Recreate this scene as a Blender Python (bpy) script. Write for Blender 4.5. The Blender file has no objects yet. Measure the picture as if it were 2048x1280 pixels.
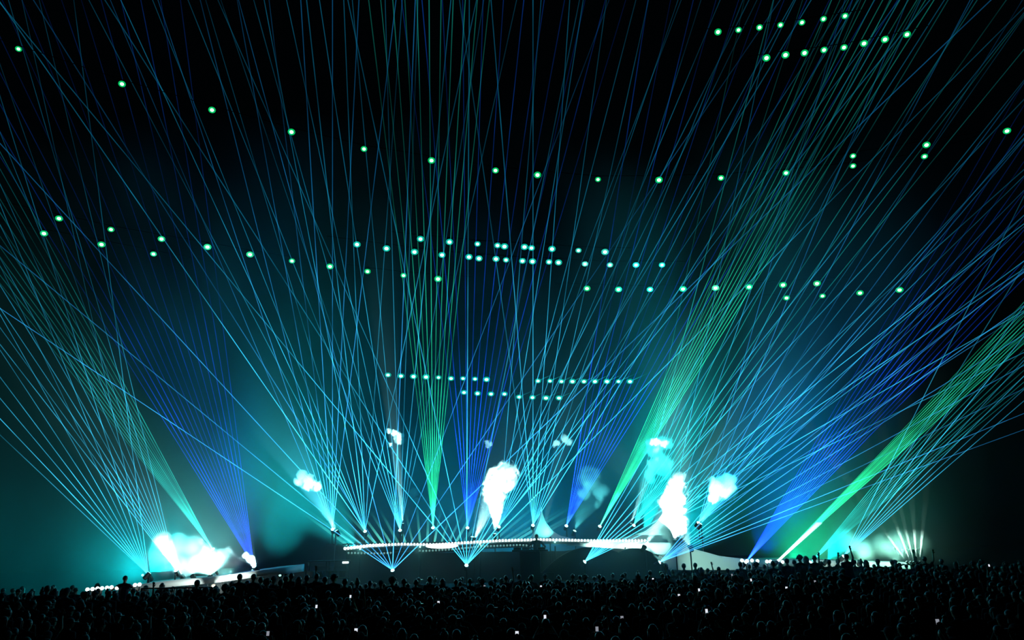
import bpy, bmesh, math, random
from mathutils import Vector, Matrix, Euler
random.seed(7)
R = math.radians
scene = bpy.context.scene
COL = scene.collection

# ------------------------------------------------------------------ camera, world, exposure
F = 1480.0
CAM = Vector((0, 0, 3.3))
PITCH, ROLL = math.atan(450 / F), R(1.0)
_f = Vector((0, math.cos(PITCH), math.sin(PITCH)))
_r0 = Vector((1, 0, 0)); _u0 = Vector((0, -math.sin(PITCH), math.cos(PITCH)))
_r = _r0 * math.cos(ROLL) - _u0 * math.sin(ROLL)
_u = _u0 * math.cos(ROLL) + _r0 * math.sin(ROLL)
cd = bpy.data.cameras.new('camera'); cam = bpy.data.objects.new('camera', cd); COL.objects.link(cam)
cd.sensor_width = 36; cd.lens = F / 2048 * 36; cd.clip_end = 400
cam.matrix_world = Matrix(((_r.x, _u.x, -_f.x, CAM.x), (_r.y, _u.y, -_f.y, CAM.y), (_r.z, _u.z, -_f.z, CAM.z), (0, 0, 0, 1)))
scene.camera = cam
w = bpy.data.worlds.new('night'); scene.world = w; w.use_nodes = True
w.node_tree.nodes['Background'].inputs[0].default_value = (0.0005, 0.002, 0.003, 1)
w.node_tree.nodes['Background'].inputs[1].default_value = 0.25
vs = scene.view_settings
vs.view_transform = 'Standard'; vs.look = 'None'; vs.exposure = 0.0; vs.gamma = 1.0; vs.use_curve_mapping = False
scene.cycles.transparent_max_bounces = 160
scene.cycles.max_bounces = 5
scene.cycles.volume_bounces = 0
scene.cycles.volume_step_rate = 1.0
scene.cycles.sample_clamp_indirect = 3.0

def ray(px, py):
    return _f + _r * ((px - 1024) / F) + _u * ((640 - py) / F)
def P(px, py, Y):
    d = ray(px, py); return CAM + d * (Y / d.y)
def PZ(px, py, z):
    d = ray(px, py); return CAM + d * ((z - CAM.z) / d.z)
def gz(x, y):
    return 0.012 * (y - 12) + 0.018 * max(0.0, x)

# ------------------------------------------------------------------ materials
def mat(name, col, rough=0.6, metal=0.0, noise=0.0, scale=8.0, emit=None, strength=0.0, sheen=0.0, sample=True):
    m = bpy.data.materials.new(name); m.use_nodes = True
    nt = m.node_tree; b = nt.nodes['Principled BSDF']
    b.inputs['Base Color'].default_value = (*col, 1); b.inputs['Roughness'].default_value = rough
    b.inputs['Metallic'].default_value = metal
    if noise > 0:
        tc = nt.nodes.new('ShaderNodeTexCoord'); n = nt.nodes.new('ShaderNodeTexNoise'); n.inputs['Scale'].default_value = scale
        n.inputs['Detail'].default_value = 4
        r = nt.nodes.new('ShaderNodeValToRGB')
        r.color_ramp.elements[0].color = (*[c * (1 - noise) for c in col], 1); r.color_ramp.elements[1].color = (*[min(1, c * (1 + noise)) for c in col], 1)
        nt.links.new(tc.outputs['Object'], n.inputs['Vector']); nt.links.new(n.outputs['Fac'], r.inputs['Fac'])
        nt.links.new(r.outputs['Color'], b.inputs['Base Color'])
        bp = nt.nodes.new('ShaderNodeBump'); bp.inputs['Strength'].default_value = 0.3
        nt.links.new(n.outputs['Fac'], bp.inputs['Height']); nt.links.new(bp.outputs['Normal'], b.inputs['Normal'])
    if emit:
        b.inputs['Emission Color'].default_value = (*emit, 1); b.inputs['Emission Strength'].default_value = strength
        if not sample: m.cycles.emission_sampling = 'NONE'
    return m

M = {}
M['ground'] = mat('trampled_grass', (0.006, 0.008, 0.005), 0.95, noise=0.6, scale=3)
M['housing'] = mat('black_metal_housing', (0.012, 0.012, 0.013), 0.45, 0.6, noise=0.3, scale=30)
M['rope'] = mat('black_rubber', (0.002, 0.002, 0.002), 1.0, noise=0.2)
M['rope'].node_tree.nodes['Principled BSDF'].inputs['Specular IOR Level'].default_value = 0.0
M['steel'] = mat('dark_steel', (0.03, 0.03, 0.032), 0.4, 0.8, noise=0.3, scale=20)
M['white'] = mat('white_stage_skin', (0.78, 0.80, 0.78), 0.5, noise=0.06, scale=1.5)
M['black'] = mat('black_stage_cloth', (0.003, 0.0035, 0.004), 0.9, noise=0.5, scale=6)
M['skin'] = mat('skin', (0.32, 0.19, 0.13), 0.55, noise=0.1, scale=20)
M['hair'] = mat('dark_hair', (0.025, 0.017, 0.012), 0.38, noise=0.3, scale=60)
M['fair'] = mat('fair_hair', (0.22, 0.15, 0.08), 0.4, noise=0.3, scale=60)
M['cap'] = mat('cap_cloth', (0.05, 0.05, 0.055), 0.8, noise=0.2, scale=50)
M['trousers'] = mat('dark_denim', (0.015, 0.018, 0.028), 0.85, noise=0.3, scale=60)
M['shoe'] = mat('shoe_rubber', (0.02, 0.02, 0.02), 0.6, noise=0.2, scale=40)
SH = [mat('black_cotton', (0.012, 0.012, 0.014), 0.85, noise=0.3, scale=40), mat('grey_cotton', (0.07, 0.07, 0.075), 0.85, noise=0.2, scale=40),
      mat('navy_cotton', (0.015, 0.02, 0.05), 0.85, noise=0.2, scale=40), mat('red_cotton', (0.16, 0.02, 0.02), 0.85, noise=0.2, scale=40)]
M['phone'] = mat('phone_black_glass', (0.01, 0.01, 0.01), 0.2, 0.3, noise=0.1, scale=20)
M['screen'] = mat('phone_screen_lit', (0.02, 0.02, 0.02), 0.2, emit=(0.85, 0.9, 1.0), strength=0.9, sample=False)
M['screen_dim'] = mat('phone_screen_dim', (0.02, 0.02, 0.02), 0.2, emit=(0.8, 0.85, 1.0), strength=0.3, sample=False)
M['bulb'] = mat('bulb_glass_lit', (0.8, 0.8, 0.8), 0.3, emit=(0.82, 1.0, 0.96), strength=3.2, sample=False)
M['bulb_reflect'] = mat('painted_bulb_reflection', (0.3, 0.3, 0.3), 0.3, emit=(0.35, 0.8, 0.72), strength=0.32, sample=False)  # glow painted for the reflection of the deck bulbs
def lensmat(name, c, s): return mat(name, (0.1, 0.1, 0.1), 0.2, emit=c, strength=s, sample=False)
M['lens_green'] = lensmat('lens_green_white', (0.42, 1.0, 0.58), 2.4)
M['lens_cyan'] = lensmat('lens_cyan_white', (0.42, 1.0, 0.9), 2.4)
M['lens_blue'] = lensmat('lens_blue_white', (0.25, 0.75, 1.0), 3.0)
M['lens_laser'] = lensmat('laser_aperture', (0.45, 1.0, 1.0), 5.0)

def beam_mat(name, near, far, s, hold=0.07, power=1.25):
    # glow painted on a tube as scattered laser light: additive, fades along its length
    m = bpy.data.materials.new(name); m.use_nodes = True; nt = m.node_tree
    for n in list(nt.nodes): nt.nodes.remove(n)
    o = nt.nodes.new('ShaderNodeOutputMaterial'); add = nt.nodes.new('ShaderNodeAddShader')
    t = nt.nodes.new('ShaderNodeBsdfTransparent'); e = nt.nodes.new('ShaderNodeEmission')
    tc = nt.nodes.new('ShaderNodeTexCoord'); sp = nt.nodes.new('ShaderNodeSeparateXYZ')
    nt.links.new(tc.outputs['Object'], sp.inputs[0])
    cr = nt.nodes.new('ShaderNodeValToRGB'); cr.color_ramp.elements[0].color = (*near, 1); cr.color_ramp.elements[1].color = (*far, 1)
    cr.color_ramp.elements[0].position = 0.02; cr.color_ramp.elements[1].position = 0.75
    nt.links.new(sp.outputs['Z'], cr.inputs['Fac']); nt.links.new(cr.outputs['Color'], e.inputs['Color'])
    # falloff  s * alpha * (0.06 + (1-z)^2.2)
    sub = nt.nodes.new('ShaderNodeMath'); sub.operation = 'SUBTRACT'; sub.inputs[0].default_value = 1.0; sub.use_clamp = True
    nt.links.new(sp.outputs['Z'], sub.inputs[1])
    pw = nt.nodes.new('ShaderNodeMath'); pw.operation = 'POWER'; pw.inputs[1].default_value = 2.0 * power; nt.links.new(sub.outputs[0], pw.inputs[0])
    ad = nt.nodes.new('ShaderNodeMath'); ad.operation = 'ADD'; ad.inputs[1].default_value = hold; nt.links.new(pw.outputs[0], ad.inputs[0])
    # noise in the glow imitates drifting haze
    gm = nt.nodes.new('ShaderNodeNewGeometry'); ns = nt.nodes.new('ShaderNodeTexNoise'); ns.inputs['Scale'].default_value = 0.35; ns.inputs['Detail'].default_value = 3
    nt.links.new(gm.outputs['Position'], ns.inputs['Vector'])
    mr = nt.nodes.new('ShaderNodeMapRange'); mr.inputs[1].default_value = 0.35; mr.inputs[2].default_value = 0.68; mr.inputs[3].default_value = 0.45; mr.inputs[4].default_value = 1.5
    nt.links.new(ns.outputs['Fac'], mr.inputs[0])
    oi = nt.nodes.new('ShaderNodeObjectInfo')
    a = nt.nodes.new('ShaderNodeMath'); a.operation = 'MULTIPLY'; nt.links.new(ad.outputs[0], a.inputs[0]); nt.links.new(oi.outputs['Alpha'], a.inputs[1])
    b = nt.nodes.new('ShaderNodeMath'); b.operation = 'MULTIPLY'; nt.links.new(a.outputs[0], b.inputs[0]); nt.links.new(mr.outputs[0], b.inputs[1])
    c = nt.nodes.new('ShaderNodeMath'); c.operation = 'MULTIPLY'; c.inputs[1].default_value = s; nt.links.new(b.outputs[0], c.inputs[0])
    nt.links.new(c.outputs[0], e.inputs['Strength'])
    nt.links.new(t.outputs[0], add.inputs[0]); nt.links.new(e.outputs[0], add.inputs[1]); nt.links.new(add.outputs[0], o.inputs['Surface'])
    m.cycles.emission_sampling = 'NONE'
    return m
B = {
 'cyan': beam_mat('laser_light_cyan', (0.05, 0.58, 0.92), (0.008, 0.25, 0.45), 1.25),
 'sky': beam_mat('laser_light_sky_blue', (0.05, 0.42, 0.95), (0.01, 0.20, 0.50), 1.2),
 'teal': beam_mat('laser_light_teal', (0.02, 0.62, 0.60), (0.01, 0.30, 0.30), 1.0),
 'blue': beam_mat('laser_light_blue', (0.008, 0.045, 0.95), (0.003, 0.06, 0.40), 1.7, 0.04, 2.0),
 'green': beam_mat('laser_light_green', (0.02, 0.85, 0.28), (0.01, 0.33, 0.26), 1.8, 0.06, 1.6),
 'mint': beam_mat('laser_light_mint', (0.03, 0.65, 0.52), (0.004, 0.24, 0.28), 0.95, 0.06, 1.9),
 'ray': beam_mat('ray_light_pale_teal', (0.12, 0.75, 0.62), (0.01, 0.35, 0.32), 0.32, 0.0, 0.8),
 'white': beam_mat('white_hot_shaft_glow', (0.55, 1.0, 0.85), (0.35, 1.0, 0.70), 0.9, 0.5, 0.3),
}

# ------------------------------------------------------------------ mesh helpers
def new_obj(name, me, parent=None, m=None):
    o = bpy.data.objects.new(name, me); COL.objects.link(o)
    if m is not None and me is not None and not me.materials: me.materials.append(m)
    if parent: o.parent = parent
    return o
def finish(bm, name, m, parent=None, smooth=True):
    me = bpy.data.meshes.new(name); bmesh.ops.recalc_face_normals(bm, faces=bm.faces); bm.to_mesh(me); bm.free()
    if smooth:
        for p in me.polygons: p.use_smooth = True
    return new_obj(name, me, parent, m)
def empty(name, loc, label=None, cat=None, group=None, rot=None):
    o = bpy.data.objects.new(name, None); COL.objects.link(o); o.location = loc; o.empty_display_size = 0.2
    if rot is not None: o.rotation_euler = rot
    tag(o, label, cat, group); return o
def tag(o, label=None, cat=None, group=None, kind=None):
    if label: o['label'] = label
    if cat: o['category'] = cat
    if group: o['group'] = group
    if kind: o['kind'] = kind
    return o
def tube(bm, a, b, r0, r1=None, seg=10, cap=True):
    a, b = Vector(a), Vector(b); r1 = r0 if r1 is None else r1
    d = (b - a).normalized(); q = d.to_track_quat('Z', 'Y')
    A = [bm.verts.new(a + q @ Vector((math.cos(2*math.pi*i/seg)*r0, math.sin(2*math.pi*i/seg)*r0, 0))) for i in range(seg)]
    C = [bm.verts.new(b + q @ Vector((math.cos(2*math.pi*i/seg)*r1, math.sin(2*math.pi*i/seg)*r1, 0))) for i in range(seg)]
    for i in range(seg):
        j = (i + 1) % seg; bm.faces.new((A[i], A[j], C[j], C[i]))
    if cap: bm.faces.new(A[::-1]); bm.faces.new(C)
def ball(bm, c, r, sx=1, sy=1, sz=1, sub=2, rot=None):
    res = bmesh.ops.create_icosphere(bm, subdivisions=sub, radius=1.0)
    m4 = Matrix.Translation(Vector(c)) @ (rot.to_matrix().to_4x4() if rot else Matrix.Identity(4)) @ Matrix.Diagonal((r*sx, r*sy, r*sz, 1))
    bmesh.ops.transform(bm, matrix=m4, verts=res['verts'])
def capsule(bm, a, b, r0, r1, seg=10):
    tube(bm, a, b, r0, r1, seg); ball(bm, a, r0, sub=2); ball(bm, b, r1, sub=2)
def box(bm, c, s, bev=0.0, rot=None):
    res = bmesh.ops.create_cube(bm, size=1.0)
    m4 = Matrix.Translation(Vector(c)) @ (rot.to_matrix().to_4x4() if rot else Matrix.Identity(4)) @ Matrix.Diagonal((*s, 1))
    bmesh.ops.transform(bm, matrix=m4, verts=res['verts'])
    if bev > 0:
        es = list({e for v in res['verts'] for e in v.link_edges})
        bmesh.ops.bevel(bm, geom=es, offset=bev, segments=2, affect='EDGES', profile=0.6)

# ------------------------------------------------------------------ ground
bm = bmesh.new()
xs = [-70 + 140 * i / 56 for i in range(57)]; ys = [-12 + 112 * j / 44 for j in range(45)]
grid = [[bm.verts.new((x, y, gz(x, y) + random.uniform(-0.02, 0.02))) for x in xs] for y in ys]
for j in range(44):
    for i in range(56): bm.faces.new((grid[j][i], grid[j][i+1], grid[j+1][i+1], grid[j+1][i]))
g = finish(bm, 'floor', M['ground']); g['kind'] = 'structure'; g['label'] = 'dark trampled field under the crowd'

# ------------------------------------------------------------------ haze and smoke (real scattering volumes, lit by the lamps)
def vol_mat(name, dens, col=(0.9, 0.97, 1.0), aniso=0.25):
    m = bpy.data.materials.new(name); m.use_nodes = True; nt = m.node_tree
    for n in list(nt.nodes): nt.nodes.remove(n)
    o = nt.nodes.new('ShaderNodeOutputMaterial'); s = nt.nodes.new('ShaderNodeVolumeScatter')
    s.inputs['Color'].default_value = (*col, 1); s.inputs['Density'].default_value = dens; s.inputs['Anisotropy'].default_value = aniso
    nt.links.new(s.outputs[0], o.inputs['Volume']); return m

def N(nt, t, **k):
    n = nt.nodes.new(t)
    for kk, v in k.items(): setattr(n, kk, v)
    return n
def math_(nt, op, a, b=None, clamp=False):
    n = nt.nodes.new('ShaderNodeMath'); n.operation = op; n.use_clamp = clamp
    for i, v in enumerate((a, b)):
        if v is None: continue
        if isinstance(v, (int, float)): n.inputs[i].default_value = v
        else: nt.links.new(v, n.inputs[i])
    return n.outputs[0]
def haze_mat():
    m = vol_mat('thin_haze', 0.01, (0.9, 0.97, 1.0), 0.2); nt = m.node_tree
    s_ = [n for n in nt.nodes if n.type == 'VOLUME_SCATTER'][0]
    tc = N(nt, 'ShaderNodeTexCoord'); sp = N(nt, 'ShaderNodeSeparateXYZ'); nt.links.new(tc.outputs['Object'], sp.inputs[0])
    e = math_(nt, 'POWER', 2.718, math_(nt, 'MULTIPLY', math_(nt, 'SUBTRACT', sp.outputs['Z'], 3.0), -0.14))
    mp = N(nt, 'ShaderNodeMapping'); mp.inputs['Scale'].default_value = (1, 1, 0.45); nt.links.new(tc.outputs['Object'], mp.inputs['Vector'])
    ns = N(nt, 'ShaderNodeTexNoise'); ns.inputs['Scale'].default_value = 0.16; ns.inputs['Detail'].default_value = 3; nt.links.new(mp.outputs[0], ns.inputs['Vector'])
    mr = N(nt, 'ShaderNodeMapRange'); mr.inputs[1].default_value = 0.38; mr.inputs[2].default_value = 0.64; mr.inputs[3].default_value = 0.12; mr.inputs[4].default_value = 1.8; nt.links.new(ns.outputs['Fac'], mr.inputs[0])
    sd = N(nt, 'ShaderNodeMapRange', interpolation_type='SMOOTHSTEP'); sd.inputs[1].default_value = 31; sd.inputs[2].default_value = 19; sd.inputs[3].default_value = 0.03; sd.inputs[4].default_value = 1.0; nt.links.new(sp.outputs['X'], sd.inputs[0])
    d = math_(nt, 'MULTIPLY', math_(nt, 'MULTIPLY', math_(nt, 'MULTIPLY', e, sd.outputs[0]), mr.outputs[0]), HAZE)
    nt.links.new(d, s_.inputs['Density']); m.cycles.volume_step_rate = 0.5; return m
HAZE = 0.016
bm = bmesh.new(); box(bm, (0, 45, 12), (84, 26, 24))
hz = finish(bm, 'haze', haze_mat(), smooth=False)
tag(hz, 'thin blue green haze hanging in the air over the stage', 'haze', kind='stuff')

def smoke(name, pts, dens, label, group=None, lump=0.25, seed=1, soft=0.35, amp=1.0):
    # pts: (px, py, Y, r_px) puffs; a scattering volume whose density follows the puffs, broken up by turbulence
    bm = bmesh.new(); cs = []
    for (px, py, Y, rp) in pts:
        c = P(px, py, Y); r = rp * Y / F; cs.append((c, r)); ball(bm, c, r * 1.30, sub=2)
    org = sum((c for c, r in cs), Vector()) / len(cs)
    me = bpy.data.meshes.new('tmp'); bm.to_mesh(me); bm.free()
    o = bpy.data.objects.new('tmp', me); COL.objects.link(o)
    rm = o.modifiers.new('r', 'REMESH'); rm.mode = 'VOXEL'; rm.voxel_size = 0.14
    dg = bpy.context.evaluated_depsgraph_get(); me2 = bpy.data.meshes.new_from_object(o.evaluated_get(dg))
    bpy.data.objects.remove(o); bpy.data.meshes.remove(me)
    me2.name = name; me2.materials.clear()
    m = vol_mat('smoke', dens, (0.95, 0.98, 1.0), 0.0); nt = m.node_tree
    s_ = [n for n in nt.nodes if n.type == 'VOLUME_SCATTER'][0]
    tc = N(nt, 'ShaderNodeTexCoord')
    ns = N(nt, 'ShaderNodeTexNoise'); ns.inputs['Scale'].default_value = 0.55 / lump; ns.inputs['Detail'].default_value = 4.0; ns.inputs['Roughness'].default_value = 0.6; ns.inputs['Distortion'].default_value = 0.6
    off = N(nt, 'ShaderNodeVectorMath', operation='ADD'); off.inputs[1].default_value = (seed * 7.3, seed * 3.1, 0); nt.links.new(tc.outputs['Object'], off.inputs[0]); nt.links.new(off.outputs[0], ns.inputs['Vector'])
    cur = None
    for c, r in cs:
        dn = N(nt, 'ShaderNodeVectorMath', operation='DISTANCE'); dn.inputs[1].default_value = c; nt.links.new(tc.outputs['Object'], dn.inputs[0])
        q = math_(nt, 'DIVIDE', dn.outputs['Value'], r)
        cur = q if cur is None else math_(nt, 'MINIMUM', cur, q)
    nz = math_(nt, 'MULTIPLY', math_(nt, 'SUBTRACT', ns.outputs['Fac'], 0.5), 2.6 * amp)
    v = math_(nt, 'ADD', math_(nt, 'SUBTRACT', 1.0, cur), nz)
    mr = N(nt, 'ShaderNodeMapRange', interpolation_type='SMOOTHSTEP'); mr.inputs[1].default_value = 0.0; mr.inputs[2].default_value = soft; mr.inputs[3].default_value = 0.0; mr.inputs[4].default_value = dens
    nt.links.new(v, mr.inputs[0])
    edge = N(nt, 'ShaderNodeMapRange'); edge.inputs[1].default_value = 1.27; edge.inputs[2].default_value = 1.1; edge.inputs[3].default_value = 0.0; edge.inputs[4].default_value = 1.0; nt.links.new(cur, edge.inputs[0])
    nt.links.new(math_(nt, 'MULTIPLY', mr.outputs[0], edge.outputs[0]), s_.inputs['Density'])
    m.cycles.volume_step_rate = 0.4
    me2.materials.append(m)
    r = new_obj(name, me2); tag(r, label, 'smoke', group, 'stuff'); return r

# ------------------------------------------------------------------ lamps
def spot(name, loc, target, energy, color, size, blend=0.4, radius=0.05, parent=None):
    l = bpy.data.lights.new(name, 'SPOT'); l.energy = energy; l.color = color; l.spot_size = R(size); l.spot_blend = blend; l.shadow_soft_size = radius
    o = bpy.data.objects.new(name, l); COL.objects.link(o)
    d = (Vector(target) - Vector(loc)).normalized(); o.rotation_mode = 'QUATERNION'
    if parent:
        o.parent = parent; loc = Vector(loc) - parent.location
    o.location = loc; o.rotation_quaternion = d.to_track_quat('-Z', 'Y'); return o

def _fixture_meshes():
    bm = bmesh.new(); tube(bm, (0, 0, -0.24), (0, 0, 0.06), 0.10, 0.12, 16); tube(bm, (0, 0, 0.06), (0, 0, 0.10), 0.135, 0.135, 16)
    for k in range(4): tube(bm, (0, 0, -0.2 + k*0.06), (0, 0, -0.18 + k*0.06), 0.118, 0.118, 16)
    bmesh.ops.recalc_face_normals(bm, faces=bm.faces); me_h = bpy.data.meshes.new('lamp_housing'); bm.to_mesh(me_h); bm.free(); me_h.materials.append(M['housing'])
    bm = bmesh.new(); ball(bm, (0, 0, 0.10), 0.11, 1, 1, 0.45, 2); me_l = bpy.data.meshes.new('lamp_lens'); bm.to_mesh(me_l); bm.free()
    for p in me_l.polygons: p.use_smooth = True
    bm = bmesh.new()
    for s in (-1, 1): tube(bm, (s*0.15, 0, -0.04), (s*0.15, 0, 0.16), 0.012, seg=6)
    tube(bm, (-0.16, 0, 0.16), (0.16, 0, 0.16), 0.014, seg=6); tube(bm, (0, 0, 0.16), (0, 0, 0.26), 0.02, seg=6)
    me_y = bpy.data.meshes.new('yoke'); bm.to_mesh(me_y); bm.free(); me_y.materials.append(M['steel'])
    return me_h, me_l, me_y
FH, FL, FY = _fixture_meshes()
LENS = {}
bm = bmesh.new(); tube(bm, (0, 0, 0.085), (0, 0, 0.105), 0.19, 0.19, 20); FR = bpy.data.meshes.new('halo_ring'); bm.to_mesh(FR); bm.free()  # glowing ring that paints a halo around the lens
HALO = {}
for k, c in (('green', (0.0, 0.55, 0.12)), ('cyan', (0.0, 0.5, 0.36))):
    me = FR.copy(); me.materials.append(mat('halo_glow_' + k, (0.02, 0.05, 0.03), 0.4, emit=c, strength=1.0, sample=False)); HALO[k] = me
for k in ('green', 'cyan', 'blue', 'laser'):
    me = FL.copy(); me.materials.append(M['lens_' + k]); LENS[k] = me

# unit beam: a slim cone along +Z, length 1, radius 1 at the lens tapering to 0.7
bm = bmesh.new(); tube(bm, (0, 0, 0), (0, 0, 1), 1.0, 0.85, 6, cap=False)
UB = {}
_m = bpy.data.meshes.new('beam'); bm.to_mesh(_m); bm.free()
for k, v in B.items():
    c = _m.copy(); c.name = 'beam'; c.materials.append(v); UB[k] = c

def projector(sx, sy, Y, colr, slopes, label, group=None, a=1.0, lens='laser', scale=1.0, rpx=0.62, jit=0.0, near_end=20.0, pole_to=None, cut=None):
    src = P(sx, sy, Y)
    base_z = pole_to if pole_to is not None else src.z - 0.35
    th = empty('laser_projector', (src.x, src.y, base_z), label, 'laser projector', group)
    off = src - th.location
    mid = sum(slopes) / len(slopes); n = len(slopes)
    # end points
    ends = []
    for i, s in enumerate(slopes):
        s += random.uniform(-jit, jit)
        ey = -70.0; ex = sx + s * (sy - ey)
        if ex < -800: ex = -800.0; ey = sy - (ex - sx) / s
        if ex > 2850: ex = 2850.0; ey = sy - (ex - sx) / s
        if cut:
            ey = sy - cut; ex = sx + s * cut
        Ye = Y + (near_end - Y) * (sy - ey) / (sy + 70.0)
        ends.append(P(ex, ey, Ye))
    aim = (sum(ends, Vector()) / n - src).normalized()
    q = aim.to_track_quat('Z', 'Y')
    h = new_obj('housing', FH, th); h.location = off - q @ Vector((0, 0, 0.13)) * scale; h.rotation_mode = 'QUATERNION'; h.rotation_quaternion = q; h.scale = (scale,)*3
    l = new_obj('lens', LENS[lens], th); l.location = h.location; l.rotation_mode = 'QUATERNION'; l.rotation_quaternion = q; l.scale = (scale,)*3
    bm = bmesh.new(); tube(bm, (0, 0, 0), (0, 0, max(0.1, off.z - 0.16)), 0.035, seg=8); box(bm, (0, 0, 0.03), (0.45, 0.45, 0.06), 0.01)
    finish(bm, 'stand', M['steel'], th, False)
    for i, e in enumerate(ends):
        d = e - src; L = d.length
        b = new_obj('beam', UB[colr], th); b.location = off; b.rotation_mode = 'QUATERNION'; b.rotation_quaternion = d.to_track_quat('Z', 'Y')
        rr = rpx * Y / F * (0.9 + 0.2 * random.random()); b.scale = (rr, rr, L)
        b.color = (1, 1, 1, a * random.choice((0.55, 0.8, 1.0, 1.0, 1.3)))
    return th

def lin(a, b, n): return [a + (b - a) * i / (n - 1) for i in range(n)]
DECK_Z = P(1000, 1084, 41).z
rowg = 'laser projectors along the back rail'
more = ['sixteenth', 'seventeenth', 'eighteenth', 'nineteenth', 'twentieth', 'twenty-first', 'twenty-second', 'twenty-third', 'twenty-fourth', 'twenty-fifth', 'twenty-sixth']
ordn = ['first', 'second', 'third', 'fourth', 'fifth', 'sixth', 'seventh', 'eighth', 'ninth', 'tenth', 'eleventh', 'twelfth', 'thirteenth', 'fourteenth', 'fifteenth']
row = [
 (665, 1058, 'sky', [-.42, -.33, -.25, -.18, -.12, -.06, 0, .05, .12], 'laser projector with a pale blue fan, leftmost above the glowing deck', 1.0),
 (730, 1062, 'cyan', [-.69, -.52, -.46, -.40, -.30, -.19, -.11, -.04, .07, .21], 'cyan laser projector, second from the left above the deck', 1.1),
 (800, 1060, 'cyan', lin(-.40, .22, 11), 'cyan laser projector just left of the upright green fan', 0.85),
 (866, 1055, 'green', lin(-.122, .107, 11), 'green laser projector throwing a narrow upright fan above the deck', 1.0),
 (935, 1055, 'blue', lin(-.125, .30, 12), 'deep blue laser projector right of the upright green fan', 1.5),
 (998, 1053, 'cyan', [.08, .16, .26, .34, .42, .49, .56, .66, .76], 'cyan laser projector at the foot of the white central smoke column', 0.9),
 (1066, 1050, 'cyan', [-.14, -.08, 0, .07, .14, .22, .32, .40, .50, .62], 'cyan laser projector beside the pointed white tip of the stage', 0.9),
 (1133, 1051, 'blue', lin(.155, .63, 12), 'blue laser projector in the dark hollow of the white curve', 1.4),
 (1200, 1052, 'green', lin(.44, .635, 13), 'green laser projector leaning right in the hollow of the white curve', 1.0),
 (1268, 1050, 'teal', lin(.21, .82, 12), 'teal laser projector at the right end of the white curve', 0.9),
 (1338, 1048, 'cyan', [.2, .35, .48, .58, .7, .8, .92, 1.02, 1.15, 1.35], 'cyan laser projector inside the tall white smoke column', 0.75),
 (1397, 1045, 'sky', [.28, .40, .52, .62, .74, .85, .98, 1.1, 1.3, 1.55], 'sky blue laser projector right of the tall white smoke column', 0.75),
]
for (sx, sy, c, sl, lab, a) in row:
    projector(sx, sy, 41.5, c, sl, lab, rowg, a, pole_to=DECK_Z, scale=0.85)
lowg = 'floor laser projectors in front of the deck'
for (sx, sy, c, sl, lab, a) in [
 (785, 1140, 'sky', [-1.5, -1.21, -.92, -.63, -.27, .04, .38, .68, 1.05], 'floor laser projector with a wide light blue fan below the deck, left', 1.15),
 (933, 1130, 'cyan', [-.83, -.64, -.44, -.21, .005, .2, .38, .5, .61, .82, 1.0], 'floor laser projector with a wide cyan fan below the deck centre', 1.15),
 (1170, 1123, 'cyan', [.56, .64, .8, .95, 1.12, 1.3, 1.5, 1.75, 2.1], 'floor laser projector aimed right in front of the dark humps', 1.0),
 (1320, 1124, 'sky', [.85, 1.05, 1.25, 1.42, 1.6, 1.85, 2.1, 2.45, 2.75], 'floor laser projector aimed right at the right foot of the white stage', 0.8)]:
    projector(sx, sy, 38.0 if sx < 1100 else 37.2, c, sl, lab, lowg, a, pole_to=gz(P(sx, sy, 38).x, 38), scale=0.85, rpx=0.7)
sg = 'laser projectors on the side wings'
for (sx, sy, Y, c, sl, lab, a) in [
 (297, 1150, 36, 'cyan', [-1.06, -.95, -.84, -.75, -.66, -.57, -.48, -.40, -.31, -.22, -.13], 'cyan laser projector leaning left at the outer end of the left wing', 0.62),
 (352, 1140, 36, 'cyan', lin(-.78, -.24, 11), 'cyan laser projector inside the white smoke of the left wing', 0.5),
 (425, 1098, 38, 'mint', lin(-.80, -.535, 12), 'mint green laser projector above the smoke of the left wing', 0.8),
 (508, 1132, 38, 'blue', lin(-.62, -.13, 15), 'deep blue laser projector at the inner end of the left wing', 0.9),
 (1492, 1124, 39, 'blue', lin(.58, .98, 15), 'deep blue laser projector at the inner end of the right wing', 0.9),
 (1556, 1122, 39, 'green', lin(.95, 1.13, 11), 'green laser projector leaning far right on the right wing', 0.65),
 (1622, 1124, 39, 'teal', lin(.82, 1.22, 12), 'teal laser projector in the pale smoke of the right wing', 0.42),
 (1688, 1112, 39, 'cyan', [.50, .62, .72, .82, .92, 1.0, 1.08, 1.16], 'cyan laser projector near the outer end of the right wing', 0.6)]:
    projector(sx, sy, Y, c, sl, lab, sg, a, pole_to=gz(P(sx, sy, Y).x, Y), scale=0.9)

projector(1557, 1121, 38.9, 'white', [1.02, 1.06, 1.10, 1.14], 'projector added for the white-hot foot of the green shaft, right wing', sg, 1.0, rpx=2.0, cut=76, pole_to=gz(14, 39), scale=0.7)  # added thick tubes paint the white-hot foot of the green shaft

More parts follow.
